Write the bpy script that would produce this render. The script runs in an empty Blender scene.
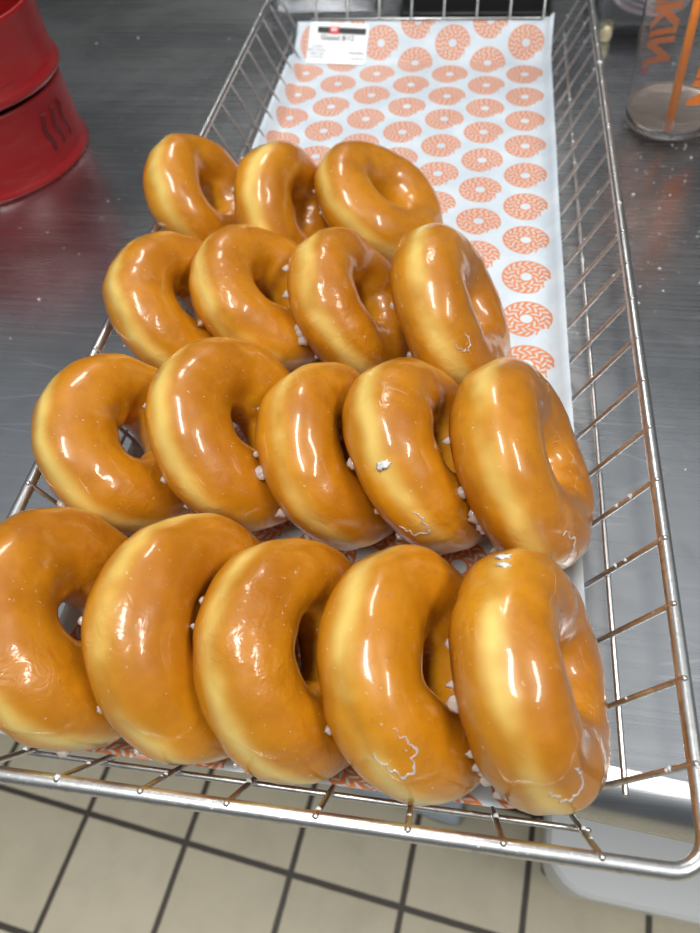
import bpy, bmesh, math, random
from mathutils import Vector, Matrix, noise
from math import pi, sin, cos, sqrt, atan2

S = bpy.context.scene
C = S.collection
random.seed(7)

# ------------------------------------------------------------ helpers
def link(name, me, mat=None, parent=None, smooth=True):
    o = bpy.data.objects.new(name, me)
    C.objects.link(o)
    if mat is not None:
        me.materials.append(mat)
    if parent is not None:
        o.parent = parent
    if smooth:
        for p in me.polygons:
            p.use_smooth = True
    return o

def mesh(name, verts, faces, uvs=None):
    me = bpy.data.meshes.new(name)
    me.from_pydata([tuple(v) for v in verts], [], faces)
    if uvs:
        l = me.uv_layers.new(name='UVMap')
        for lp in me.loops:
            l.data[lp.index].uv = uvs[lp.vertex_index]
    me.update()
    return me

def tag(o, label=None, cat=None, group=None, kind=None):
    if label: o['label'] = label
    if cat: o['category'] = cat
    if group: o['group'] = group
    if kind: o['kind'] = kind
    return o

def empty(name, loc=(0, 0, 0), rz=0):
    o = bpy.data.objects.new(name, None)
    o.location = loc
    o.rotation_euler = (0, 0, rz)
    o.empty_display_size = .02
    C.objects.link(o)
    return o

def tube(pts, r, seg=10, caps=True, closed=False):
    """verts, faces of a round tube swept along pts"""
    pts = [Vector(p) for p in pts]
    n = len(pts)
    V, F = [], []
    up = None
    for i, p in enumerate(pts):
        if closed:
            t = (pts[(i + 1) % n] - pts[i - 1]).normalized()
        else:
            t = (pts[min(i + 1, n - 1)] - pts[max(i - 1, 0)]).normalized()
        if up is None:
            a = Vector((0, 0, 1)) if abs(t.z) < .8 else Vector((1, 0, 0))
            up = (a - t * a.dot(t)).normalized()
        else:
            up = (up - t * up.dot(t)).normalized()
        b = t.cross(up)
        for k in range(seg):
            w = 2 * pi * k / seg
            V.append(p + (up * cos(w) + b * sin(w)) * r)
    m = n if closed else n - 1
    for i in range(m):
        for k in range(seg):
            j = (i + 1) % n
            F.append((i * seg + k, i * seg + (k + 1) % seg, j * seg + (k + 1) % seg, j * seg + k))
    if caps and not closed:
        # rounded ends
        for end, sgn in ((0, -1), (n - 1, 1)):
            q = pts[end]
            d = (pts[end] - pts[end - 1 if sgn > 0 else end + 1]).normalized()
            base = end * seg
            ring = [V[base + k].copy() for k in range(seg)]
            prev = base
            for f, g in ((.8, .45), (.4, .8)):
                s0 = len(V)
                for k in range(seg):
                    V.append(q + (ring[k] - q) * f + d * r * g)
                for k in range(seg):
                    a1, a2, b1, b2 = prev + k, prev + (k + 1) % seg, s0 + k, s0 + (k + 1) % seg
                    F.append((a1, b1, b2, a2) if sgn < 0 else (a1, a2, b2, b1))
                prev = s0
            F.append(tuple(prev + k for k in range(seg)) if sgn > 0 else tuple(prev + k for k in reversed(range(seg))))
    return V, F

def tube_obj(name, pts, r, mat, parent=None, seg=10, closed=False):
    V, F = tube(pts, r, seg, True, closed)
    return link(name, mesh(name, V, F), mat, parent)

def fillet(pts, rad, n=6):
    """round the corners of a polyline"""
    pts = [Vector(p) for p in pts]
    out = [pts[0]]
    for i in range(1, len(pts) - 1):
        a, b, c = pts[i - 1], pts[i], pts[i + 1]
        r1 = min(rad, (a - b).length * .45, (c - b).length * .45)
        p, q = b + (a - b).normalized() * r1, b + (c - b).normalized() * r1
        for k in range(n + 1):
            t = k / n
            out.append(p * (1 - t) ** 2 + b * 2 * t * (1 - t) + q * t * t)
    out.append(pts[-1])
    return out

def lathe(profile, seg=64, close=False):
    V, F = [], []
    n = len(profile)
    for r, z in profile:
        for k in range(seg):
            w = 2 * pi * k / seg
            V.append((r * cos(w), r * sin(w), z))
    for i in range(n if close else n - 1):
        j = (i + 1) % n
        for k in range(seg):
            F.append((i * seg + k, i * seg + (k + 1) % seg, j * seg + (k + 1) % seg, j * seg + k))
    return V, F

def rbox(name, size, bev, mat, parent=None, loc=(0, 0, 0), seg=3):
    bm = bmesh.new()
    bmesh.ops.create_cube(bm, size=1)
    bmesh.ops.scale(bm, vec=size, verts=bm.verts)
    if bev:
        bmesh.ops.bevel(bm, geom=bm.edges[:], offset=bev, segments=seg, affect='EDGES', profile=.5)
    bmesh.ops.translate(bm, vec=loc, verts=bm.verts)
    me = bpy.data.meshes.new(name)
    bm.to_mesh(me); bm.free()
    return link(name, me, mat, parent)

# ------------------------------------------------------------ node maths
class NT:
    def __init__(s, name):
        s.m = bpy.data.materials.new(name)
        s.m.use_nodes = True
        s.t = s.m.node_tree
        s.t.nodes.clear()
        s.out = s.t.nodes.new('ShaderNodeOutputMaterial')
        s.b = s.t.nodes.new('ShaderNodeBsdfPrincipled')
        s.t.links.new(s.b.outputs[0], s.out.inputs[0])
    def new(s, k, **kw):
        n = s.t.nodes.new(k)
        for a, v in kw.items(): setattr(n, a, v)
        return n
    def put(s, sock, v):
        if isinstance(v, bpy.types.NodeSocket): s.t.links.new(v, sock)
        elif isinstance(v, (tuple, list)) and len(v) == 3 and sock.type == 'RGBA': sock.default_value = (*v, 1)
        else: sock.default_value = v
    def math(s, op, *a, clamp=False):
        n = s.new('ShaderNodeMath', operation=op, use_clamp=clamp)
        for i, v in enumerate(a): s.put(n.inputs[i], v)
        return n.outputs[0]
    def step(s, x, lo, hi):          # smoothstep lo..hi (lo may exceed hi)
        n = s.new('ShaderNodeMapRange', interpolation_type='SMOOTHSTEP')
        s.put(n.inputs['Value'], x)
        if lo < hi:
            a, b, c, d = lo, hi, 0, 1
        else:
            a, b, c, d = hi, lo, 1, 0
        n.inputs['From Min'].default_value = a; n.inputs['From Max'].default_value = b
        n.inputs['To Min'].default_value = c; n.inputs['To Max'].default_value = d
        return n.outputs['Result']
    def noise(s, vec, scale, detail=3, rough=.5, dist=0):
        n = s.new('ShaderNodeTexNoise')
        s.put(n.inputs['Vector'], vec)
        n.inputs['Scale'].default_value = scale; n.inputs['Detail'].default_value = detail
        n.inputs['Roughness'].default_value = rough; n.inputs['Distortion'].default_value = dist
        return n.outputs['Fac']
    def coord(s, which='Object'):
        return s.new('ShaderNodeTexCoord').outputs[which]
    def mapping(s, vec, scale=(1, 1, 1), rot=(0, 0, 0), loc=(0, 0, 0)):
        n = s.new('ShaderNodeMapping')
        s.put(n.inputs['Vector'], vec)
        n.inputs['Scale'].default_value = scale; n.inputs['Rotation'].default_value = rot; n.inputs['Location'].default_value = loc
        return n.outputs[0]
    def sep(s, v):
        n = s.new('ShaderNodeSeparateXYZ'); s.put(n.inputs[0], v)
        return n.outputs
    def mix(s, f, a, b):
        n = s.new('ShaderNodeMix', data_type='RGBA')
        s.put(n.inputs[0], f); s.put(n.inputs[6], a); s.put(n.inputs[7], b)
        return n.outputs[2]
    def bump(s, h, strength=.3, dist=.001, normal=None):
        n = s.new('ShaderNodeBump')
        n.inputs['Strength'].default_value = strength; n.inputs['Distance'].default_value = dist
        s.put(n.inputs['Height'], h)
        if normal is not None: s.put(n.inputs['Normal'], normal)
        return n.outputs[0]
    def set(s, **kw):
        for k, v in kw.items(): s.put(s.b.inputs[k.replace('_', ' ')], v)
        return s.m

def lin(r, g, b):
    f = lambda c: ((c / 255 + .055) / 1.055) ** 2.4 if c > 10 else c / 255 / 12.92
    return (f(r), f(g), f(b))

def simple(name, col, rough=.5, metal=0, **kw):
    n = NT(name)
    return n.set(Base_Color=col, Roughness=rough, Metallic=metal, **kw)

# ------------------------------------------------------------ materials
def m_dough():
    n = NT('glazed_dough')
    co = n.coord()
    rnd = n.new('ShaderNodeObjectInfo').outputs['Random']
    off = n.new('ShaderNodeCombineXYZ')
    n.put(off.inputs[0], n.math('MULTIPLY', rnd, 3.7)); n.put(off.inputs[1], n.math('MULTIPLY', rnd, 9.1))
    add = n.new('ShaderNodeVectorMath', operation='ADD')
    n.put(add.inputs[0], co); n.put(add.inputs[1], off.outputs[0])
    v = add.outputs[0]
    x, y, z = n.sep(co)
    rad = n.math('SQRT', n.math('ADD', n.math('MULTIPLY', x, x), n.math('MULTIPLY', y, y)))
    base = n.mix(n.step(n.noise(v, 24, 4, .6), .32, .68), lin(160, 84, 2), lin(206, 132, 10))
    fine = n.noise(v, 260, 3, .6)
    base = n.mix(n.math('MULTIPLY', n.step(fine, .5, .75), .4), base, lin(150, 78, 14))
    toast = n.math('MULTIPLY', n.step(n.noise(v, 55, 4, .65, .4), .5, .74), .5)
    base = n.mix(toast, base, lin(140, 68, 2))
    # darker toasted crown away from the mid line
    za = n.math('ABSOLUTE', z)
    base = n.mix(n.math('MULTIPLY', n.step(za, .003, .018), .55), n.mix(.45, base, lin(232, 166, 34)), n.mix(.5, base, lin(158, 80, 3)))
    # pale proofing line around the outside
    w1 = n.noise(v, 30, 2, .5)
    zz = n.math('ABSOLUTE', n.math('ADD', n.math('ADD', z, -.0032), n.math('MULTIPLY', n.math('SUBTRACT', w1, .5), .009)))
    line = n.math('MULTIPLY', n.step(zz, .0080, .0), n.step(rad, .033, .042))
    line = n.math('MULTIPLY', line, n.step(n.noise(v, 21, 3, .55), .26, .56))
    base = n.mix(n.math('MULTIPLY', line, .95), base, lin(247, 214, 118))
    # milky patches and thin cracked flakes in the sugar glaze
    milk = n.math('MULTIPLY', n.step(n.noise(v, 34, 4, .6, .6), .62, .82), .22)
    base = n.mix(milk, base, lin(236, 214, 190))
    vo = n.new('ShaderNodeTexVoronoi', feature='DISTANCE_TO_EDGE')
    n.put(vo.inputs['Vector'], n.mapping(v, (1, 1, 1)))
    vo.inputs['Scale'].default_value = 75
    crk = n.math('MULTIPLY', n.step(n.math('ADD', vo.outputs['Distance'], n.math('MULTIPLY', fine, .05)), .065, .03),
                 n.step(n.noise(v, 26, 2, .5), .66, .74))
    base = n.mix(n.math('MULTIPLY', crk, .2), base, lin(245, 228, 200))
    spk = n.math('MULTIPLY', n.step(n.noise(v, 520, 1, .5), .72, .8), .4)
    base = n.mix(spk, base, lin(245, 225, 190))
    # glaze ripples
    rip = n.math('MULTIPLY', n.step(n.noise(v, 20, 2, .5), .45, .7), n.noise(v, 120, 3, .55, 1.2))
    h = n.math('ADD', n.math('ADD', n.math('MULTIPLY', rip, .9), n.math('MULTIPLY', n.noise(v, 45, 2, .5), 1.1)),
               n.math('ADD', n.math('MULTIPLY', crk, .12), n.math('MULTIPLY', fine, .06)))
    nb = n.bump(h, .42, .0016)
    n.set(Base_Color=base, Roughness=.33, Normal=nb, Coat_Weight=.8, Coat_Roughness=.04, Coat_IOR=1.45,
          Subsurface_Weight=.05, Subsurface_Radius=(1, .45, .15), Subsurface_Scale=.006)
    n.put(n.b.inputs['Coat Normal'], n.bump(n.math('ADD', n.math('MULTIPLY', rip, .8), n.noise(v, 38, 2, .5)), .4, .0016))
    return n.m

def m_drip():
    n = NT('sugar_glaze')
    return n.set(Base_Color=lin(238, 222, 212), Roughness=.15, Transmission_Weight=.35, IOR=1.4,
                 Subsurface_Weight=.4, Subsurface_Radius=(1, .8, .7), Subsurface_Scale=.003, Coat_Weight=.5)

def m_wire():
    n = NT('chromed_wire')
    v = n.coord()
    f = n.noise(v, 220, 3, .6)
    sp = n.step(n.noise(v, 700, 1, .5), .70, .78)
    col = n.mix(n.step(f, .45, .75), (.70, .70, .69), (.50, .49, .47))
    col = n.mix(n.math('MULTIPLY', sp, .6), col, (.8, .8, .78))
    r = n.math('ADD', n.math('MULTIPLY', f, .24), .22)
    n.set(Base_Color=col, Roughness=r, Metallic=1.0)
    n.put(n.b.inputs['Normal'], n.bump(n.math('ADD', f, sp), .25, .0004))
    return n.m

def m_steel():
    n = NT('brushed_steel')
    v = n.coord()
    br = n.noise(n.mapping(v, (6, 420, 6), (0, 0, .04)), 1, 4, .6)
    cloud = n.noise(v, 5.5, 4, .6, .5)
    blot = n.noise(v, 38, 4, .65)
    col = n.mix(n.step(cloud, .3, .7), (.43, .44, .455), (.56, .57, .58))
    col = n.mix(n.math('MULTIPLY', n.step(blot, .5, .75), .3), col, (.34, .35, .36))
    # a few long bright scratches
    sc = None
    for sc_scale, rot, th in ((26, .10, .0016), (17, -.16, .0012)):
        w = n.mapping(v, (3.2, sc_scale, 1), (0, 0, rot))
        vo = n.new('ShaderNodeTexVoronoi', feature='DISTANCE_TO_EDGE')
        n.put(vo.inputs['Vector'], w); vo.inputs['Scale'].default_value = 1.0
        k = n.math('MULTIPLY', n.step(vo.outputs['Distance'], th * 8, 0), n.step(n.noise(v, 21, 2, .5), .5, .62))
        sc = k if sc is None else n.math('MAXIMUM', sc, k)
    col = n.mix(n.math('MULTIPLY', sc, .45), col, (.8, .81, .82))
    r = n.math('ADD', n.math('MULTIPLY', br, .16), n.math('MULTIPLY', cloud, .16))
    n.set(Base_Color=col, Roughness=n.math('ADD', r, .11), Metallic=1.0)
    n.put(n.b.inputs['Normal'], n.bump(n.math('ADD', n.math('MULTIPLY', br, .7), n.math('MULTIPLY', blot, .3)), .10, .0006))
    return n.m

PITCH, COLS, ORANGE = .0415, .0343, lin(216, 122, 40)
def m_paper():
    """white liner printed with rows of bitten ring doughnuts; UV map in metres"""
    n = NT('printed_paper')
    u, v, _ = n.sep(n.coord('UV'))
    cx = n.math('DIVIDE', n.math('ADD', u, .0495), COLS)
    ci = n.math('ROUND', cx)
    lx = n.math('MULTIPLY', n.math('SUBTRACT', cx, ci), COLS * 1.03)
    par = n.math('ABSOLUTE', n.math('MODULO', ci, 2.0))
    cy = n.math('SUBTRACT', n.math('DIVIDE', n.math('SUBTRACT', v, .0289), PITCH), n.math('MULTIPLY', par, .5))
    ri = n.math('ROUND', cy)
    ly = n.math('MULTIPLY', n.math('SUBTRACT', cy, ri), PITCH)
    # small turn of every print
    wob = n.math('MULTIPLY', n.math('SINE', n.math('ADD', n.math('MULTIPLY', ci, 5.3), n.math('MULTIPLY', ri, 2.9))), .22)
    cs, sn = n.math('COSINE', wob), n.math('SINE', wob)
    px = n.math('SUBTRACT', n.math('MULTIPLY', lx, cs), n.math('MULTIPLY', ly, sn))
    py = n.math('ADD', n.math('MULTIPLY', lx, sn), n.math('MULTIPLY', ly, cs))
    def dist(ax, ay):
        dx, dy = n.math('SUBTRACT', px, ax), n.math('SUBTRACT', py, ay)
        return n.math('SQRT', n.math('ADD', n.math('MULTIPLY', dx, dx), n.math('MULTIPLY', dy, dy)))
    r = dist(0, 0)
    ring = n.math('MULTIPLY', n.math('MULTIPLY', n.step(r, .0172, .0166), n.step(r, .0038, .0044)), n.math('MULTIPLY', n.step(u, -.0322, -.0327), n.step(u, -.2728, -.2723)))
    for ax, ay, rr in ((.0150, -.0112, .0052), (.0093, -.0176, .0046), (.0195, -.0040, .0036)):
        ring = n.math('MULTIPLY', ring, n.step(dist(ax, ay), rr - .0003, rr + .0003))
    ang = n.math('ARCTAN2', py, px)
    spr = None
    for r0, cnt, ph, tilt in ((.0070, 9, .2, 260), (.0106, 14, .9, -230), (.0141, 19, .4, 210)):
        a = n.math('ADD', n.math('MULTIPLY', ang, cnt / (2 * pi)), n.math('ADD', ph, n.math('MULTIPLY', n.math('SUBTRACT', r, r0), tilt * .9)))
        fr = n.math('ABSOLUTE', n.math('SUBTRACT', n.math('FRACT', a), .5))
        d = n.math('MULTIPLY', fr, 2 * pi * r0 / cnt)
        k = n.math('MULTIPLY', n.step(d, .00115, .00085), n.step(n.math('ABSOLUTE', n.math('SUBTRACT', r, r0)), .0017, .0013))
        spr = k if spr is None else n.math('MAXIMUM', spr, k)
    ink = n.math('MULTIPLY', ring, n.math('SUBTRACT', 1, n.math('MULTIPLY', spr, .85)))
    wet = n.step(n.noise(n.coord('UV'), 30, 4, .6), .35, .7)
    base = n.mix(wet, lin(198, 210, 220), lin(214, 224, 231))
    base = n.mix(n.math('MULTIPLY', ink, .93), base, ORANGE)
    nb = n.bump(n.noise(n.coord('UV'), 55, 3, .5), .25, .0015)
    return n.set(Base_Color=base, Roughness=.42, Normal=nb)

def m_tiles():
    n = NT('quarry_tiles')
    co = n.coord()
    x, y, _ = n.sep(co)
    T = .1515
    def cell(a):
        return n.math('ABSOLUTE', n.math('SUBTRACT', n.math('FRACT', n.math('DIVIDE', a, T)), .5))
    g = n.math('MAXIMUM', cell(x), cell(y))
    g = n.math('ADD', g, n.math('MULTIPLY', n.math('SUBTRACT', n.noise(co, 60, 3), .5), .008))
    grout = n.step(g, .470, .478)
    cid = n.new('ShaderNodeCombineXYZ')
    n.put(cid.inputs[0], n.math('FLOOR', n.math('DIVIDE', x, T))); n.put(cid.inputs[1], n.math('FLOOR', n.math('DIVIDE', y, T)))
    wn = n.new('ShaderNodeTexWhiteNoise', noise_dimensions='3D'); n.put(wn.inputs['Vector'], cid.outputs[0])
    col = n.mix(wn.outputs['Value'], lin(198, 188, 162), lin(210, 200, 176))
    col = n.mix(n.math('MULTIPLY', n.step(n.noise(co, 14, 5, .65), .4, .75), .3), col, lin(158, 150, 130))
    col = n.mix(n.math('MULTIPLY', n.step(n.noise(co, 170, 2, .5), .72, .78), .6), col, lin(225, 222, 212))
    col = n.mix(grout, col, lin(66, 58, 50))
    return n.set(Base_Color=col, Roughness=.5, Normal=n.bump(n.math('SUBTRACT', 1, grout), .5, .002))

def m_red():
    n = NT('worn_red_plastic')
    v = n.coord()
    f = n.noise(n.mapping(v, (1, 1, 6)), 26, 4, .65)
    col = n.mix(n.math('MULTIPLY', n.step(f, .45, .8), .4), lin(150, 24, 28), lin(138, 66, 58))
    return n.set(Base_Color=col, Roughness=n.math('ADD', n.math('MULTIPLY', f, .25), .22), Normal=n.bump(f, .1, .001))

def m_clear(name, tint=(1, 1, 1), rough=.02, ior=1.25):
    n = NT(name)
    return n.set(Base_Color=tint, Roughness=rough, Transmission_Weight=1.0, IOR=ior)

DOUGH, DRIP, WIRE, STEEL = m_dough(), m_drip(), m_wire(), m_steel()
PAPER, TILES, RED = m_paper(), m_tiles(), m_red()

# ------------------------------------------------------------ the basket's measures (metres, rim plane z = 0, front right corner at origin)
W, L = .29, .741
MID_IN, MID_Z = .0177, -.0346
FLOOR_IN, FLOOR_Z = .0275, -.0545        # centre line of the bottom wires
TABLE_Z = -.0585
RIM_R, BAR_R = .0029, .00125

# ------------------------------------------------------------ setting: floor, back wall
fl = link('floor', mesh('floor', [(-5, -2.5, 0), (5, -2.5, 0), (5, 3.2, 0), (-5, 3.2, 0)], [(0, 1, 2, 3)]), TILES, smooth=False)
# tiles lie at a small angle to the basket
fa = math.radians(-6.8)
FZ = -.81
gx, gy = -.2641 + .004, -.0007          # a joint crossing column; the row joint is set below
# choose the origin so a joint runs through both
ux = Vector((cos(fa), sin(fa))); uy = Vector((-sin(fa), cos(fa)))
T = .1515
cpt, rpt = Vector((-.2641, -.0007)), Vector((-.1746, .0538))
ox = cpt.dot(ux); oy = rpt.dot(uy)
orig = ux * ox + uy * oy
fl.location = (orig.x, orig.y, FZ)
fl.rotation_euler = (0, 0, fa)
tag(fl, kind='structure')
WALL = simple('painted_wall', lin(120, 122, 124), .6)
wb = rbox('wall_back', (9, .1, 2.9), 0, WALL, loc=(0, 2.4, FZ + 1.45))
tag(wb, kind='structure')

# ------------------------------------------------------------ work table
def build_table():
    ang = math.atan(-.084)
    e = Vector((cos(ang), sin(ang), 0)); nrm = Vector((-sin(ang), cos(ang), 0))   # into the table
    y0 = Vector((0, .0265, 0))
    r = .019
    prof = []                                # (distance into table, z)
    prof.append((1.15, TABLE_Z - .03)); prof.append((1.15, TABLE_Z))
    prof.append((.3, TABLE_Z)); prof.append((r + .02, TABLE_Z))
    for k in range(13):
        w = k / 12 * pi * .9
        prof.append((r - r * sin(w), TABLE_Z - r + r * cos(w)))
    prof.append((r * .9, TABLE_Z - 2 * r - .0)); prof.append((.04, TABLE_Z - 2 * r + .004)); prof.append((.05, TABLE_Z - .03))
    V, F = [], []
    xs = [-.95, .62]
    for s in xs:
        for d, z in prof:
            p = y0 + e * s + nrm * d
            V.append((p.x, p.y, z))
    n = len(prof)
    for i in range(n):
        j = (i + 1) % n
        F.append((i, j, n + j, n + i))
    F.append(tuple(range(n - 1, -1, -1))); F.append(tuple(range(n, 2 * n)))
    root = empty('work_table', (0, .6, FZ))
    me = mesh('tabletop', [Vector(v) - Vector((0, .6, FZ)) for v in V], F)
    top = link('tabletop', me, STEEL, root, smooth=False)
    for p in me.polygons:
        if abs(p.normal.z) < .999 and len(p.vertices) == 4: p.use_smooth = True
    for s, d in ((-.88, .12), (.55, .12), (-.88, 1.07), (.55, 1.07)):
        p = y0 + e * s + nrm * d - Vector((0, .6, 0))
        h = TABLE_Z - .03 - FZ
        V, F = tube([(p.x, p.y, .002), (p.x, p.y, h)], .02, 20)
        link('leg', mesh('leg', V, F), STEEL, root)
    tag(root, 'brushed stainless steel work table with a rolled front edge under the wire basket', 'table')
build_table()

# ------------------------------------------------------------ wire basket
bas = empty('wire_basket', (-W / 2, L / 2, TABLE_Z))
BO = Vector((-W / 2, L / 2, TABLE_Z))
def bpt(*p): return Vector(p) - BO
def rrect(x0, x1, y0, y1, z, r, n=8):
    pts = []
    for cx, cy, a0 in ((x1 - r, y0 + r, -pi / 2), (x1 - r, y1 - r, 0), (x0 + r, y1 - r, pi / 2), (x0 + r, y0 + r, pi)):
        for k in range(n + 1):
            a = a0 + k / n * pi / 2
            pts.append(bpt(cx + r * cos(a), cy + r * sin(a), z))
    return pts
tube_obj('rim', rrect(-W, 0, 0, L, 0, .013), RIM_R, WIRE, bas, 16, closed=True)
def u_wire(fixed, axis, z_low):
    """wire running down one side, across the bottom and up the other"""
    lo = FLOOR_IN
    A = (-W, 0) if axis == 'x' else (0, L)
    span = [(A[0] + .0006, .0028), (A[0] + MID_IN, MID_Z), (A[0] + lo, z_low), (A[1] - lo, z_low), (A[1] - MID_IN, MID_Z), (A[1] - .0006, .0028)]
    pts = [bpt(a, fixed, z) if axis == 'x' else bpt(fixed, a, z) for a, z in span]
    return fillet([pts[0], pts[2], pts[3], pts[5]], .009, 5)
CROSS = [.0341 + .0304 * k for k in range(23)]
LONG = [-.0342 - .03165 * k for k in range(8)]
for y in CROSS:
    tube_obj('cross_wire', u_wire(y, 'x', FLOOR_Z), BAR_R, WIRE, bas, 10)
for x in LONG:
    tube_obj('lengthwise_wire', u_wire(x, 'y', FLOOR_Z - .0024), BAR_R, WIRE, bas, 10)
o = .0022
for a, b in (((-MID_IN + o, CROSS[0] - .004), (-MID_IN + o, CROSS[-1] + .004)), ((-W + MID_IN - o, CROSS[0] - .004), (-W + MID_IN - o, CROSS[-1] + .004)),
             ((LONG[0] + .004, MID_IN - o), (LONG[-1] - .004, MID_IN - o)), ((LONG[0] + .004, L - MID_IN + o), (LONG[-1] - .004, L - MID_IN + o))):
    tube_obj('side_wire', [bpt(*a, MID_Z), bpt(*b, MID_Z)], BAR_R, WIRE, bas, 10)
tag(bas, 'long chromed wire basket with flared sides holding the glazed doughnuts', 'basket')

# dried glaze spots on the wires
def blob_mesh(name, spots):
    bm = bmesh.new()
    for p, r, st in spots:
        q = bmesh.ops.create_icosphere(bm, subdivisions=1, radius=r)['verts']
        M = Matrix.Rotation(random.random() * 6, 3, 'Z')
        for v in q:
            v.co = Vector(p) + M @ Vector((v.co.x * st, v.co.y, v.co.z * .8)) * (.8 + random.random() * .4)
    me = bpy.data.meshes.new(name); bm.to_mesh(me); bm.free()
    return me
WHITE = simple('dried_glaze', lin(225, 228, 228), .35)
sp = []
for y in CROSS:
    for _ in range(3):
        t = random.random()
        if random.random() < .4:
            sp.append((bpt(-.001 - .0165 * t, y, .0035 - .034 * t), .0006 + random.random() * .0008, 1.3))
    if random.random() < .3:
        sp.append((bpt(-.0005, y + random.uniform(-.004, .004), .0028), .0010 + random.random() * .0010, 1.2))
for x in LONG:
    for _ in range(2):
        t = random.random()
        sp.append((bpt(x, .001 + .016 * t, .0035 - .034 * t), .0006 + random.random() * .0007, 1.2))
for _ in range(14):
    sp.append((bpt(random.uniform(-W + .02, -.02), random.uniform(-.001, .0015), .0024), .0004 + random.random() * .0006, 1.5))
for _ in range(20):
    sp.append((bpt(-MID_IN + .002, random.uniform(.3, .7), MID_Z + .001), .0005 + random.random() * .0009, 1.6))
g = link('glaze_spots', blob_mesh('glaze_spots', sp), WHITE, bas)
g['kind'] = 'stuff'

# ------------------------------------------------------------ liner paper
PZ = FLOOR_Z + BAR_R + .0006
def prof_y(v):
    """arc length v along the sheet -> (y, z); v = y on the flat bottom"""
    f0, b0 = .050, .668
    if v < f0:                               # climbs the front side
        t = f0 - v
        if t < .02: return f0 - t, PZ + .5 * t * t / .03
        t2 = t - .02
        z0 = PZ + .5 * .0004 / .03
        return f0 - .02 - t2 * .78, z0 + t2 * .66
    if v > b0:
        t = v - b0
        Rb = .022
        a = min(t / Rb, .68)
        y = b0 + Rb * sin(a); z = PZ + Rb * (1 - cos(a))
        if t / Rb > .68:
            e = t - .68 * Rb
            y += e * cos(.68); z += e * sin(.68)
        return y, z
    return v, PZ
def paper_pt(u, v, off=0):
    """u = -x position on the flat sheet"""
    y, z = prof_y(v)
    x = u
    # left margin climbs the left side of the basket
    lift = 0
    if u < -.258:
        t = -.258 - u
        lift = .9 * t * t / (t + .008) * max(0, min(1, 1 - (v - .655) / .045))
        x = -.258 - t * .58
    # right margin rides up a little towards the front
    k = max(0, min(1, (.40 - v) / .36))
    if u > -.05:
        t = (u + .05) / .028
        lift += .006 * k * t * t
        x += .002 * k * t
    tr = max(0, u + .037)
    lift += .0046 * (tr / .0085) ** 2
    ripple = .0010 * sin(v * 41 + u * 25) * (1 if .02 < v < .6 else .3) * max(0, min(1, (u + .29) * 20)) ** 2
    z2 = max(z + lift, z) + max(0, ripple) + off
    if v > .668: y -= off * .7
    return Vector((x, y, z2))
V0, V1, U0, U1 = .0165, .7135, -.2800, -.0262
V, F, UV = [], [], []
nu, nv = 60, 190
for j in range(nv + 1):
    for i in range(nu + 1):
        u = U0 + (U1 - U0) * i / nu; va = V0 + (.024 * max(0, (u + .062) / .038) ** 1.6 if u > -.062 else 0)
        v = va + (V1 - va) * j / nv
        V.append(paper_pt(u, v)); UV.append((u, v + 0))
for j in range(nv):
    for i in range(nu):
        a = j * (nu + 1) + i
        F.append((a, a + 1, a + nu + 2, a + nu + 1))
PO = Vector((-.15, .36, PZ))
me = mesh('paper_liner', [p - PO for p in V], F, UV)
pap = link('paper_liner', me, PAPER)
pap.location = PO
sol = pap.modifiers.new('thickness', 'SOLIDIFY'); sol.thickness = .0001; sol.offset = 1
tag(pap, 'white liner paper printed with orange bitten doughnuts, laid in the wire basket', 'paper')

# ------------------------------------------------------------ sticker on the paper
def conform(me, fu):
    for v in me.vertices: v.co = fu(v.co)
    me.update()
def text_mesh(txt, size, offset=0, name='text', align='CENTER'):
    cu = bpy.data.curves.new(name, 'FONT')
    cu.body = txt; cu.size = size; cu.offset = offset; cu.align_x = align; cu.align_y = 'CENTER'
    cu.resolution_u = 3
    t = bpy.data.objects.new(name, cu)
    C.objects.link(t)
    dg = bpy.context.evaluated_depsgraph_get()
    me = bpy.data.meshes.new_from_object(t.evaluated_get(dg))
    bpy.data.objects.remove(t); bpy.data.curves.remove(cu)
    me.name = name
    return me
STK = simple('sticker_white', lin(246, 250, 252), .35)
BLACK = simple('ink_black', lin(22, 22, 24), .5)
GREYI = simple('ink_grey', lin(120, 128, 140), .5)
REDI = simple('ink_red', lin(232, 66, 60), .5)
ST_C = (-.2295, .6905); ST_W, ST_H, ST_A = .0600, .0420, math.radians(-3)
STS = 1.19
def stick(off, extra=0):
    def f(co):
        x, y = co[0] * (STS if extra == 0 else 1), co[1] * (STS if extra == 0 else 1)
        u = ST_C[0] + x * cos(ST_A) - y * sin(ST_A)
        v = ST_C[1] + x * sin(ST_A) + y * cos(ST_A)
        return paper_pt(u, v, off) - SO
    return f
SO = paper_pt(*ST_C)
stk = empty('price_sticker', SO)
def rect_grid(x0, x1, y0, y1, nx, ny, rad=0):
    V, F = [], []
    for j in range(ny + 1):
        for i in range(nx + 1):
            x = x0 + (x1 - x0) * i / nx; y = y0 + (y1 - y0) * j / ny
            if rad:
                ax = max(0, abs(x - (x0 + x1) / 2) - ((x1 - x0) / 2 - rad)); ay = max(0, abs(y - (y0 + y1) / 2) - ((y1 - y0) / 2 - rad))
                d = sqrt(ax * ax + ay * ay)
                if d > rad and ax > 0 and ay > 0:
                    k = rad / d
                    x -= math.copysign(ax * (1 - k), x - (x0 + x1) / 2); y -= math.copysign(ay * (1 - k), y - (y0 + y1) / 2)
            V.append((x, y, 0))
    for j in range(ny):
        for i in range(nx):
            a = j * (nx + 1) + i
            F.append((a, a + 1, a + nx + 2, a + nx + 1))
    return V, F
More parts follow.
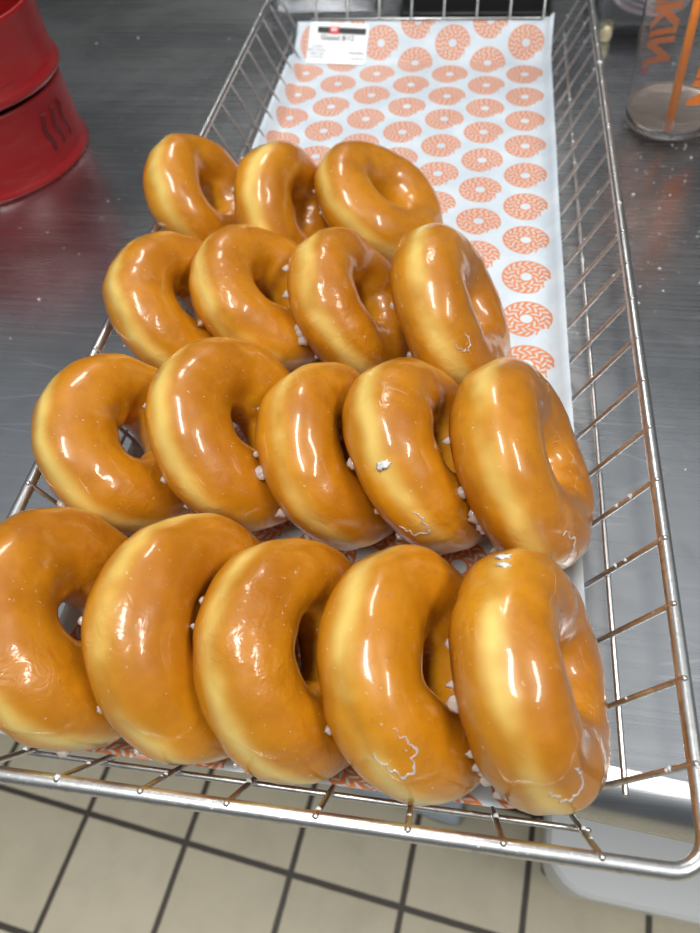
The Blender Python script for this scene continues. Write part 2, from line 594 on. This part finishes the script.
def rect_part(name, x0, x1, y0, y1, mat, off, rad=0, nx=16, ny=12):
    V, F = rect_grid(x0, x1, y0, y1, nx, ny, rad)
    me = mesh(name, [stick(off)(v) for v in V], F)
    return link(name, me, mat, stk)
pl_ = rect_part('label_sheet', -ST_W / 2 / STS, ST_W / 2 / STS, -ST_H / 2 / STS, ST_H / 2 / STS, STK, .0009, .003, 24, 18)
pl_.modifiers.new('t', 'SOLIDIFY').thickness = .0002
rect_part('black_bar', -.0175, .0225, .0090, .0138, BLACK, .0013)
rect_part('red_square', -.0075, .0000, .0085, .0143, REDI, .0016)
def st_text(name, txt, size, x, y, mat, off=.0015, bold=0):
    me = text_mesh(txt, size, bold, name)
    f = stick(off)
    conform(me, lambda c: f((c.x + x, c.y + y)))
    return link(name, me, mat, stk, smooth=False)
st_text('printed_text', 'W', .0050, -.0038, .0114, STK, .0019, .0001)
st_text('printed_text', 'Glazed 8/12', .0058, -.0005, .0052, BLACK)
for i, t in enumerate(('12:00 PM 8', '11:30 PM 8')):
    st_text('printed_text', t, .0029, .0160, -.0062 - i * .0052, BLACK)
for i, t in enumerate(('GLAZED', 'YEAST DONUT', 'SHELF LIFE', '24 HOURS')):
    st_text('printed_text', t, .0026, -.0160, -.0020 - i * .0031, GREYI)
tag(stk, 'small white printed sticker with a black bar on the far end of the liner paper', 'sticker')

# ------------------------------------------------------------ doughnuts
#        centre x, y, z, azimuth, elevation of the face, outer radius, half thickness
DN = {'F1':(-0.2437,0.0613,-0.0023,0.2946,0.6338,0.0514,0.0187), 'F2':(-0.1893,0.0641,-0.0060,-0.0213,0.5661,0.0509,0.0180), 'F3':(-0.1470,0.0604,-0.0058,-0.0322,0.6331,0.0479,0.0188), 'F4':(-0.0988,0.0600,-0.0071,0.0285,0.6494,0.0494,0.0190), 'F5':(-0.0544,0.0612,-0.0034,0.0594,0.4848,0.0488,0.0207), 'R3A':(-0.2530,0.1612,-0.0073,0.1312,0.7777,0.0485,0.0184), 'R3B':(-0.1975,0.1714,-0.0054,0.0061,0.6876,0.0508,0.0186), 'R3C':(-0.1468,0.1664,-0.0109,0.0131,0.6324,0.0479,0.0186), 'R3D':(-0.1039,0.1665,-0.0047,0.1038,0.6463,0.0496,0.0189), 'R3E':(-0.0576,0.1631,-0.0029,0.0773,0.5470,0.0513,0.0195), 'R2A':(-0.2537,0.2636,-0.0086,0.0477,0.7483,0.0488,0.0183), 'R2B':(-0.2059,0.2729,-0.0053,0.0552,0.8835,0.0469,0.0180), 'R2C':(-0.1545,0.2732,-0.0087,0.0430,0.6263,0.0463,0.0184), 'R2D':(-0.0963,0.2667,-0.0060,0.0854,0.5080,0.0517,0.0213), 'R1A':(-0.2688,0.3652,-0.0023,0.0001,0.5692,0.0439,0.0174), 'R1B':(-0.2115,0.3622,-0.0094,-0.1320,0.3434,0.0459,0.0180), 'R1C':(-0.1514,0.3826,-0.0134,0.0203,0.9433,0.0482,0.0184)}
LAB = {
'F1': 'glazed doughnut lying flattest at the left end of the front row, hole showing the paper',
'F2': 'glazed doughnut second from the left in the front row, leaning on the flattest one',
'F3': 'glazed doughnut in the middle of the front row of five',
'F4': 'glazed doughnut with cracked glaze patch, second from the right in the front row',
'F5': 'glazed doughnut standing at the right end of the front row, hole open to the right',
'R3A': 'glazed doughnut at the left end of the second row, beside the left rim',
'R3B': 'broad glazed doughnut second from the left in the second row',
'R3C': 'narrow upright glazed doughnut in the middle of the second row',
'R3D': 'glazed doughnut with a pale flake, second from the right in the second row',
'R3E': 'glazed doughnut with drips down its left side, right end of the second row',
'R2A': 'glazed doughnut at the left end of the third row, touching the left side wires',
'R2B': 'darker glazed doughnut second from the left in the third row of four',
'R2C': 'glazed doughnut with white drips on its edge, third from left in the third row',
'R2D': 'pale sided glazed doughnut at the right end of the third row, on the paper',
'R1A': 'glazed doughnut at the left of the farthest row of three',
'R1B': 'glazed doughnut in the middle of the farthest row of three',
'R1C': 'glazed doughnut with open hole at the right of the farthest row',
}
ROW = {'F': 'glazed doughnuts in the front row', 'R3': 'glazed doughnuts in the second row', 'R2': 'glazed doughnuts in the third row', 'R1': 'glazed doughnuts in the farthest row'}
def donut_surface(a, b, R, t, seed, rh=.0112):
    """point on the dough: a around the ring, b around the tube (0 = outside, pi/2 = face)"""
    q = Vector((cos(a), sin(a), 0))
    s = Vector((seed * 3.1, seed * 1.7, seed * .9))
    n1 = noise.noise(q * 1.1 + s); n2 = noise.noise(q * 1.3 - s); n3 = noise.noise(q * 1.6 + s * 2)
    Ro = R * (1 + .022 * n1)
    rhh = rh * (1 + .25 * n2)
    tt = t * (1 + .06 * n3)
    wr = (Ro - rhh) / 2
    rc = rhh + wr
    ex = .90
    cb, sb = cos(b), sin(b)
    cr = math.copysign(abs(cb) ** ex, cb); sr = math.copysign(abs(sb) ** ex, sb)
    rad = rc + wr * cr
    zz = tt * sr
    # slight waist at the proofing line, tiny lumps all over
    if cb > 0: rad -= .0006 * math.exp(-(zz / .0035) ** 2)
    p = Vector((cos(a) * rad, sin(a) * rad, zz))
    d = Vector((cos(a) * cr, sin(a) * cr, sr)).normalized()
    lump = .0016 * noise.noise(p * 38 + s) + .0005 * noise.noise(p * 120 + s)
    return p + d * lump, d
def teardrop(name, L_, r):
    prof = [(r * .9, -.0014), (r * 1.0, 0), (r * .78, L_ * .3), (r * .6, L_ * .6), (r * .66, L_ * .85), (r * .35, L_ * 1.05), (.00001, L_ * 1.12)]
    V, F = lathe(prof, 12)
    return mesh(name, V, F)
FLAKE = {'F4': ((1.02, .55, .20, .34),), 'R3D': ((1.30, .05, .13, .28),), 'R3E': ((1.62, .62, .17, .32),), 'F5': ((1.32, .70, .15, .34),), 'R2D': ((1.2, .7, .1, .2),)}
CHIP = {'R3D': ((.69, .18, .0032),), 'F5': ((-.72, .16, .0026), (-.60, .20, .0022))}
def donut(key, idx):
    x, y, z, az, el, R, t = DN[key]
    n = Vector((cos(el) * cos(az), cos(el) * sin(az), sin(el)))
    up = (Vector((0, 0, 1)) - n * n.z).normalized()
    ly = n.cross(up)                           # towards the viewer
    M = Matrix((up, ly, n)).transposed().to_4x4()
    M.translation = Vector((x, y, z))
    na, nb = 112, 48
    t = min(t, .0195)
    V = []
    for i in range(na):
        for j in range(nb):
            V.append(donut_surface(2 * pi * i / na, 2 * pi * j / nb, R, t, idx + 1)[0])
    F = [(i * nb + j, ((i + 1) % na) * nb + j, ((i + 1) % na) * nb + (j + 1) % nb, i * nb + (j + 1) % nb) for i in range(na) for j in range(nb)]
    root = bpy.data.objects.new('glazed_donut', None)
    root.empty_display_size = .01
    C.objects.link(root); root.matrix_world = M
    link('dough', mesh('dough', V, F), DOUGH, root)
    # dried drips along the lower face's edge
    rng = random.Random(idx * 13 + 5)
    cnt = {'R3E': 9, 'F5': 8, 'R3D': 6, 'R3C': 6, 'R2C': 9, 'F3': 3, 'F2': 3, 'F4': 3, 'R1C': 4, 'R1B': 4, 'R3B': 3, 'R2D': 4}.get(key, 2)
    v = (Vector((-.10, -.05, .27)) - Vector((x, y, z))).normalized()
    for k in range(cnt):
        a = rng.uniform(.9 if key[-1] in 'A1' else -.15, 2.2)
        ea = up * cos(a) + ly * sin(a)
        b = -abs(atan2(ea.dot(v), n.dot(v))) * .0 - math.atan(max(.25, ea.dot(v)) / max(.2, n.dot(v))) 
        b = max(-1.35, b - .04)
        p, d = donut_surface(a, b, R, t, idx + 1)
        bm = bmesh.new()
        bmesh.ops.create_icosphere(bm, subdivisions=2, radius=1)
        r1 = rng.uniform(.0010, .0025); ln = rng.uniform(.8, 1.9) if cnt > 5 else rng.uniform(.7, 1.2)
        wd_ = rng.uniform(.8, 1.5); sd = rng.uniform(0, 50)
        for q in bm.verts:
            c = q.co.copy()
            k1 = 1 + .5 * noise.noise(c * 1.4 + Vector((sd, 0, 0)))
            tip = 1 - .45 * max(0, c.z)
            q.co = Vector((c.x * r1 * wd_ * tip, c.y * r1 * tip, c.z * r1 * ln)) * k1
        me = bpy.data.meshes.new('glaze_drip'); bm.to_mesh(me); bm.free()
        dr = link('glaze_drip', me, DRIP, root)
        dd = (d * .9 + Vector((0, 0, -.6))).normalized()
        dr.rotation_mode = 'QUATERNION'
        dr.rotation_quaternion = dd.to_track_quat('Z', 'Y')
        dr.location = p + d * r1 * .3
    # cracked flakes of glaze: thin pale outlines lying on the surface
    for (a0, b0, ra, rb) in FLAKE.get(key, ()):
        m = 46
        V, F = [], []
        for q in range(m):
            w = 2 * pi * q / m * .72 - 1.9
            f = 1 + .5 * noise.noise(Vector((cos(w) * 2.5, sin(w) * 2.5, idx))) + .16 * noise.noise(Vector((q * .9, 3, idx)))
            wid = .00095 * (.5 + 1.1 * abs(noise.noise(Vector((q * .23, idx, 5)))) * 1.6) * sin(pi * (q + .5) / m) ** .4
            for e_, hgt in ((-1, -.0002), (-.4, .00042), (.4, .00036), (1, -.0002)):
                g_ = f * (1 + e_ * wid / (ra * R))
                p, d = donut_surface(a0 + ra * g_ * cos(w), b0 + rb * g_ * sin(w), R, t, idx + 1)
                V.append(p + d * hgt * (1 + .8 * noise.noise(p * 900)))
        for q in range(m - 1):
            for e_ in range(3):
                F.append((q * 4 + e_, q * 4 + e_ + 1, q * 4 + e_ + 5, q * 4 + e_ + 4))
        link('glaze_flake', mesh('glaze_flake', V, F), DRIP, root)
    for (a0, b0, sz) in CHIP.get(key, ()):
        p, d = donut_surface(a0, b0, R, t, idx + 1)
        bm = bmesh.new()
        bmesh.ops.create_icosphere(bm, subdivisions=3, radius=1)
        for q in bm.verts:
            c = q.co.copy()
            k1 = 1 + .9 * noise.noise(c * 2.2 + Vector((a0 * 9, sz * 999, 0)))
            q.co = Vector((c.x * sz * .55, c.y * sz, c.z * .0007)) * k1
        me = bpy.data.meshes.new('glaze_chip'); bm.to_mesh(me); bm.free()
        ch = link('glaze_chip', me, WHITE, root)
        ch.rotation_mode = 'QUATERNION'
        ch.rotation_quaternion = d.to_track_quat('Z', 'Y')
        ch.location = p + d * .0003
    tag(root, LAB[key], 'doughnut', ROW[key[:2] if key[0] == 'R' else 'F'])
    return root
for i, k in enumerate(DN): donut(k, i)

# ------------------------------------------------------------ red plastic container, two stacked rings
RC = Vector((-.522, .511, TABLE_Z))
def red_part(name, prof, root, cut=None):
    V, F = lathe(prof, 160, close=True)
    return link(name, mesh(name, V, F), RED, root)
rt = empty('red_base_ring', RC)
h1 = .0035 - TABLE_Z
outer = [(.0885, 0), (.0890, .003), (.0872, .0052), (.0858, .010), (.0845, h1 - .006), (.0850, h1 - .001), (.0842, h1), (.0815, h1), (.0808, h1 - .006), (.0820, .004), (.0810, 0)]
wall = red_part('ring_wall', outer, rt)
# wavy steam shaped slots: uncut, their inner shade painted dark red, with raised lips
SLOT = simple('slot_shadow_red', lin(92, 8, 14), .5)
for k in range(3):
    th0 = -.30 + k * .150
    def pt(s, r):
        w = th0 + .022 * sin(s * 2 * pi * 1.1 + .6) 
        zz = .020 + .028 * s
        return Vector((cos(w) * r, sin(w) * r, zz))
    rr = .0846
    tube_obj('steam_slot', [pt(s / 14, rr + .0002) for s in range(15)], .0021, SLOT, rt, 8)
    tube_obj('slot_lip', [pt(s / 14, rr + .0002) + Vector((-sin(th0), cos(th0), 0)) * .0026 for s in range(15)], .0011, RED, rt, 8)
V, F = tube([Vector((cos(w) * .0868, sin(w) * .0868, .0085)) for w in [-1.45 + .03 * i for i in range(14)]], .0005, 6)
link('moulded_ridge', mesh('moulded_ridge', V, F), RED, rt)
tag(rt, 'lower red plastic ring with wavy steam slots, standing on the steel table', 'container')
ru = empty('red_canister', (RC.x + .001, RC.y + .001, .0085))
upper = [(.0872, 0), (.0876, .003), (.0862, .006), (.0842, .010), (.0836, .030), (.0846, .0505), (.0850, .054), (.0838, .0545), (.0822, .052), (.0810, .030), (.0815, .004), (.0815, 0)]
red_part('canister_wall', upper, ru)
V, F = lathe([(.0001, .006), (.082, .006), (.082, .0035), (.0001, .0035)], 96, close=True)
link('canister_floor', mesh('canister_floor', V, F), RED, ru)
tube_obj('inner_slot', [Vector((cos(.35) * .0808, sin(.35) * .0808, .022 + .002 * s)) for s in range(11)], .002, SLOT, ru, 8)  # shade of the inner opening painted as a dark red strip
tube_obj('moulded_ridge', [Vector((cos(w) * .0838, sin(w) * .0838, .014)) for w in [-.75 + .03 * i for i in range(12)]], .0006, RED, ru, 6)
tag(ru, 'open round red plastic canister stacked on the slotted red ring', 'container')

# ------------------------------------------------------------ iced drink cup with straw
CC = Vector((.0694, .5826, TABLE_Z))
cup = empty('drink_cup', CC)
CLEAR = NT('clear_plastic').set(Base_Color=(1, 1, 1), Roughness=.01, Transmission_Weight=.98, IOR=1.2)
H = .150
def cr(z): return .0348 + .066 * z
prof = [(.0001, .004), (.026, .0035), (.0305, .0012), (.0328, .0003), (.0345, .0018), (cr(.006), .006)]
prof += [(cr(z), z) for z in (.012, .02, .04, .07, .10, H - .003)] + [(cr(H) + .0012, H - .0015), (cr(H) + .0012, H), (cr(H) - .0007, H)]
prof += [(cr(z) - .0007, z) for z in (.10, .07, .04, .02, .012, .008)] + [(.0325, .0055), (.028, .0052), (.0001, .0052)]
V, F = lathe(prof, 96)
link('cup_wall', mesh('cup_wall', V, F), CLEAR, cup)
LIQ = NT('watery_drink').set(Base_Color=lin(244, 226, 212), Roughness=.03, Transmission_Weight=.80, IOR=1.33)
zl = .0165
prof = [(.0001, .0056), (.0278, .0056), (.0318, .0066)] + [(cr(z) - .0011, z) for z in (.0085, .012, zl)] + [(cr(zl) - .0025, zl - .0006), (.0001, zl - .0008)]
V, F = lathe(prof, 96)
link('drink', mesh('drink', V, F), LIQ, cup)
OR = simple('orange_print', lin(240, 128, 30), .45)
PK = simple('pink_print', lin(214, 40, 96), .45)
def wrap_text(txt, size, th, z0, mat, name, offs):
    me = text_mesh(txt, size, offs, name, 'LEFT')
    bm = bmesh.new(); bm.from_mesh(me)
    bmesh.ops.triangulate(bm, faces=bm.faces)
    bmesh.ops.subdivide_edges(bm, edges=[e for e in bm.edges if e.calc_length() > .003], cuts=2)
    bm.to_mesh(me); bm.free()
    def f(c):
        z = z0 - c.x * .80
        r = cr(z) + .00035
        w = th + c.y / r
        return Vector((cos(w) * r, sin(w) * r, z))
    conform(me, f)
    return link(name, me, mat, cup, smooth=False)
for deg in (112, 290):
    th = math.radians(deg)
    wrap_text('DUNKIN', .034, th, .138, OR, 'logo_lettering', .0016)
    wrap_text("'", .034, th, .0305, PK, 'logo_apostrophe', .0006)
tag(cup, 'clear plastic drink cup with orange lettering and a little liquid, right of the basket', 'cup')
STRAW = simple('orange_straw', lin(246, 140, 24), .35, Coat_Weight=.3)
s0 = Vector((.0646, .5530, TABLE_Z + .0085)); s1 = Vector((.0705, .6190, .098))
def hollow(pts_a, pts_b, r, ri, seg=24):
    d = (pts_b - pts_a); Ln = d.length
    V, F = lathe([(r, 0), (r, Ln), (ri, Ln), (ri, 0)], seg, close=True)
    q = d.to_track_quat('Z', 'Y')
    return [q @ Vector(v) for v in V], F
V, F = hollow(s0, s1, .0034, .0030)
st = link('straw', mesh('straw', V, F), STRAW)
st.location = s0
tag(st, 'orange drinking straw leaning in the clear cup', 'straw')

# ------------------------------------------------------------ clear storage bins and dark appliance at the far end
BIN = m_clear('clear_bin_plastic', (.93, .94, .96), .12, 1.2)
def open_box(name, sx, sy, sz, t, parent, loc=(0, 0, 0), mat=BIN, lip=.006):
    bm = bmesh.new()
    def ring(hx, hy, z, r=.012, n=5):
        vs = []
        for cx, cy, a0 in ((hx - r, -hy + r, -pi / 2), (hx - r, hy - r, 0), (-hx + r, hy - r, pi / 2), (-hx + r, -hy + r, pi)):
            for k in range(n + 1):
                a = a0 + k / n * pi / 2
                vs.append(bm.verts.new((cx + r * cos(a), cy + r * sin(a), z)))
        return vs
    hx, hy = sx / 2, sy / 2
    rs = [ring(hx * .95, hy * .95, 0), ring(hx, hy, sz - .004), ring(hx + lip, hy + lip, sz - .004), ring(hx + lip, hy + lip, sz), ring(hx - t, hy - t, sz), ring(hx * .95 - t, hy * .95 - t, t)]
    for a, b in zip(rs, rs[1:]):
        for k in range(len(a)):
            bm.faces.new((a[k], a[(k + 1) % len(a)], b[(k + 1) % len(a)], b[k]))
    bm.faces.new(list(reversed(rs[0]))); bm.faces.new(rs[-1])
    bmesh.ops.translate(bm, vec=loc, verts=bm.verts)
    me = bpy.data.meshes.new(name); bm.to_mesh(me); bm.free()
    return link(name, me, mat, parent)
BRASS = simple('brass_foot', lin(205, 195, 160), .35, .3)
b1 = empty('clear_storage_bin', (.105, .795, TABLE_Z))
open_box('bin_body', .19, .14, .075, .003, b1, (0, 0, .016))
for sx in (-1, 1):
    for sy in (-1, 1):
        V, F = lathe([(.0001, 0), (.0055, 0), (.0065, .003), (.006, .0165), (.0001, .0165)], 20)
        f = link('bin_foot', mesh('bin_foot', V, F), BRASS, b1); f.location = (.080 * sx + .003, .060 * sy, 0)
tag(b1, 'clear plastic storage bin on small brass coloured feet beyond the drink cup', 'bin')
LIDW = simple('pale_lid', lin(196, 186, 190), .4)
for i, dz in enumerate((0, .006, .012, .018)):   # a small stack
    V, F = lathe([(.0001, 0), (.036, 0), (.0375, .0008), (.0375, .0030), (.035, .0045), (.0001, .0042)], 48)
    f = link('cup_lid', mesh('cup_lid', V, F), LIDW)
    f.location = (.070 + .002 * (i % 2), .775, TABLE_Z + .0195 + dz)
    tag(f, ['pale round lid at the bottom of the stack in the clear bin', 'pale round lid second from the bottom in the clear bin', 'pale round lid second from the top in the clear bin', 'pale round lid on top of the stack in the clear bin'][i], 'lid', 'lids stacked in the clear bin')
b2 = empty('clear_tub', (-.262, .862, TABLE_Z))
open_box('tub_body', .13, .13, .05, .002, b2)
tag(b2, 'shallow clear plastic tub behind the far left corner of the basket', 'tub')
DARK = simple('black_enamel', lin(30, 30, 31), .38)
ap = empty('countertop_appliance', (-.10, .93, TABLE_Z))
rbox('appliance_body', (.17, .24, .25), .008, DARK, ap, (0, 0, .14))
rbox('drip_tray', (.15, .06, .012), .003, DARK, ap, (0, -.145, .012))
for sx in (-1, 1):
    for sy in (-1, 1):
        V, F = lathe([(.0001, 0), (.009, 0), (.011, .004), (.009, .0165), (.0001, .0165)], 20)
        f = link('rubber_foot', mesh('rubber_foot', V, F), DARK, ap); f.location = (.07 * sx, .10 * sy, 0)
tag(ap, 'black countertop appliance behind the far end of the basket', 'appliance')

# ------------------------------------------------------------ below the table
WPL = simple('white_polythene', lin(226, 229, 230), .42)
GPL = simple('grey_enamel', lin(160, 172, 182), .4)
RUB = simple('black_rubber', lin(52, 48, 45), .6)
def caster(parent, loc, mat_w=RUB, mat_f=GPL, s=1.0):
    V, F = lathe([(.0001, -.012), (.026, -.012), (.030, -.008), (.030, .008), (.026, .012), (.0001, .012)], 32)
    V = [Vector((v[0], v[2], v[1])) * s + Vector(loc) + Vector((0, 0, .030 * s)) for v in V]
    link('caster_wheel', mesh('caster_wheel', V, F), mat_w, parent)
    bm_ = rbox('caster_fork', (.034 * s, .036 * s, .034 * s), .004, mat_f, parent, (loc[0], loc[1], .0602 * s))
bn = empty('ingredient_bin', (.225, .225, FZ))
bn.rotation_euler = (0, 0, math.radians(-4))
BH = .245
bm = bmesh.new()
def ring(hx, hy, z, r, n=10):
    vs = []
    for cx, cy, a0 in ((hx - r, -hy + r, -pi / 2), (hx - r, hy - r, 0), (-hx + r, hy - r, pi / 2), (-hx + r, -hy + r, pi)):
        for k in range(n + 1):
            a = a0 + k / n * pi / 2
            vs.append(bm.verts.new((cx + r * cos(a), cy + r * sin(a), z)))
    return vs
rs = [ring(.150, .150, .078, .03), ring(.160, .160, .10, .035), ring(.170, .170, BH - .02, .04), ring(.176, .176, BH - .006, .045), ring(.172, .172, BH, .042)]
for a, b in zip(rs, rs[1:]):
    for k in range(len(a)): bm.faces.new((a[k], a[(k + 1) % len(a)], b[(k + 1) % len(a)], b[k]))
bm.faces.new(list(reversed(rs[0]))); bm.faces.new(rs[-1])
me = bpy.data.meshes.new('bin_body'); bm.to_mesh(me); bm.free()
link('bin_body', me, WPL, bn, smooth=False)
for px, py in ((-.12, -.12), (.12, -.12), (-.12, .12), (.12, .12)): caster(bn, (px, py, 0))
tag(bn, 'white plastic bin with rounded corners on wheels, on the floor below the table edge', 'bin')
dl = empty('floor_dolly', (-.172, .268, FZ))
dl.rotation_euler = (0, 0, math.radians(-10))
rbox('dolly_deck', (.30, .22, .022), .008, GPL, dl, (0, 0, .090))
for px, py in ((-.12, -.08), (.125, -.085), (-.12, .08), (.12, .08)): caster(dl, (px, py, 0), GPL)
tag(dl, 'low pale grey dolly on small wheels, on the floor tiles left of the white bin', 'dolly')

# ------------------------------------------------------------ sugar crumbs on the steel
sp = []
def scatter(n, x0, x1, y0, y1, r0=.0004, r1=.0011):
    for _ in range(n):
        r = r0 + (r1 - r0) * random.random() ** 3
        sp.append(((random.uniform(x0, x1), random.uniform(y0, y1), TABLE_Z + r * .5), r, 1.3))
scatter(80, .015, .11, .36, .56, .0003, .0010)
scatter(30, -.02, .12, .44, .74)
scatter(14, .02, .12, .15, .40)
scatter(18, -.42, -.30, .15, .45)
scatter(16, -.60, -.30, .35, .80)
scatter(26, -.05, -.012, .30, .70, .0004, .0009)
cr_ = link('sugar_crumbs', blob_mesh('sugar_crumbs', [(Vector(p) - Vector((0, .4, TABLE_Z)), r, s) for p, r, s in sp]), WHITE)
cr_.location = (0, .4, TABLE_Z)
tag(cr_, 'white sugar crumbs scattered on the steel table around the basket', 'crumbs', kind='stuff')

# ------------------------------------------------------------ light
def area(name, loc, sx, sy, power, col=(1, 1, 1), rot=(0, 0, 0)):
    l = bpy.data.lights.new(name, 'AREA'); l.shape = 'RECTANGLE'; l.size = sx; l.size_y = sy
    l.energy = power; l.color = col
    o = bpy.data.objects.new(name, l); o.location = loc; o.rotation_euler = rot
    C.objects.link(o); return o
area('ceiling_lamp', (-.36, -.30, 1.9), .28, 1.15, 27, (1, .98, .95))
area('ceiling_lamp', (1.30, -.30, 1.9), .28, 1.15, 27, (1, .98, .95))
area('ceiling_lamp', (-.36, 2.0, 1.9), .30, 1.15, 20, (1, .97, .93))
wd = bpy.data.worlds.new('room'); S.world = wd
wd.use_nodes = True
bg = wd.node_tree.nodes['Background']
nt = wd.node_tree
tc = nt.nodes.new('ShaderNodeTexCoord'); sx = nt.nodes.new('ShaderNodeSeparateXYZ'); rp = nt.nodes.new('ShaderNodeValToRGB')
nt.links.new(tc.outputs['Generated'], sx.inputs[0]); nt.links.new(sx.outputs[2], rp.inputs[0]); nt.links.new(rp.outputs[0], bg.inputs[0])
rp.color_ramp.elements[0].color = (.12, .128, .135, 1); rp.color_ramp.elements[0].position = .35
rp.color_ramp.elements[1].color = (.50, .53, .56, 1); rp.color_ramp.elements[1].position = .9
bg.inputs[1].default_value = 1.0

# ------------------------------------------------------------ camera
cd = bpy.data.cameras.new('camera'); cam = bpy.data.objects.new('camera', cd); C.objects.link(cam)
Rw = Matrix(((0.9883441, 0.13963306, -0.06065099), (0.07657859, -0.8003279, -0.59465197), (-0.13157376, 0.5830762, -0.80169226)))
M = Matrix((Rw[0], -Rw[1], -Rw[2])).transposed().to_4x4()
M.translation = Vector((-.09453714, -.04411288, .26911033))
cam.matrix_world = M
cd.sensor_fit = 'VERTICAL'; cd.sensor_height = 36; cd.lens = 712.3 / 933 * 36
cd.clip_start = .01
cd.dof.use_dof = True; cd.dof.focus_distance = .31; cd.dof.aperture_fstop = 11
S.camera = cam
S.view_settings.view_transform = 'Standard'; S.view_settings.look = 'None'
S.view_settings.gamma = 1; S.view_settings.use_curve_mapping = False
S.view_settings.exposure = 0.0
S.cycles.max_bounces = 10
S.cycles.use_denoising = True
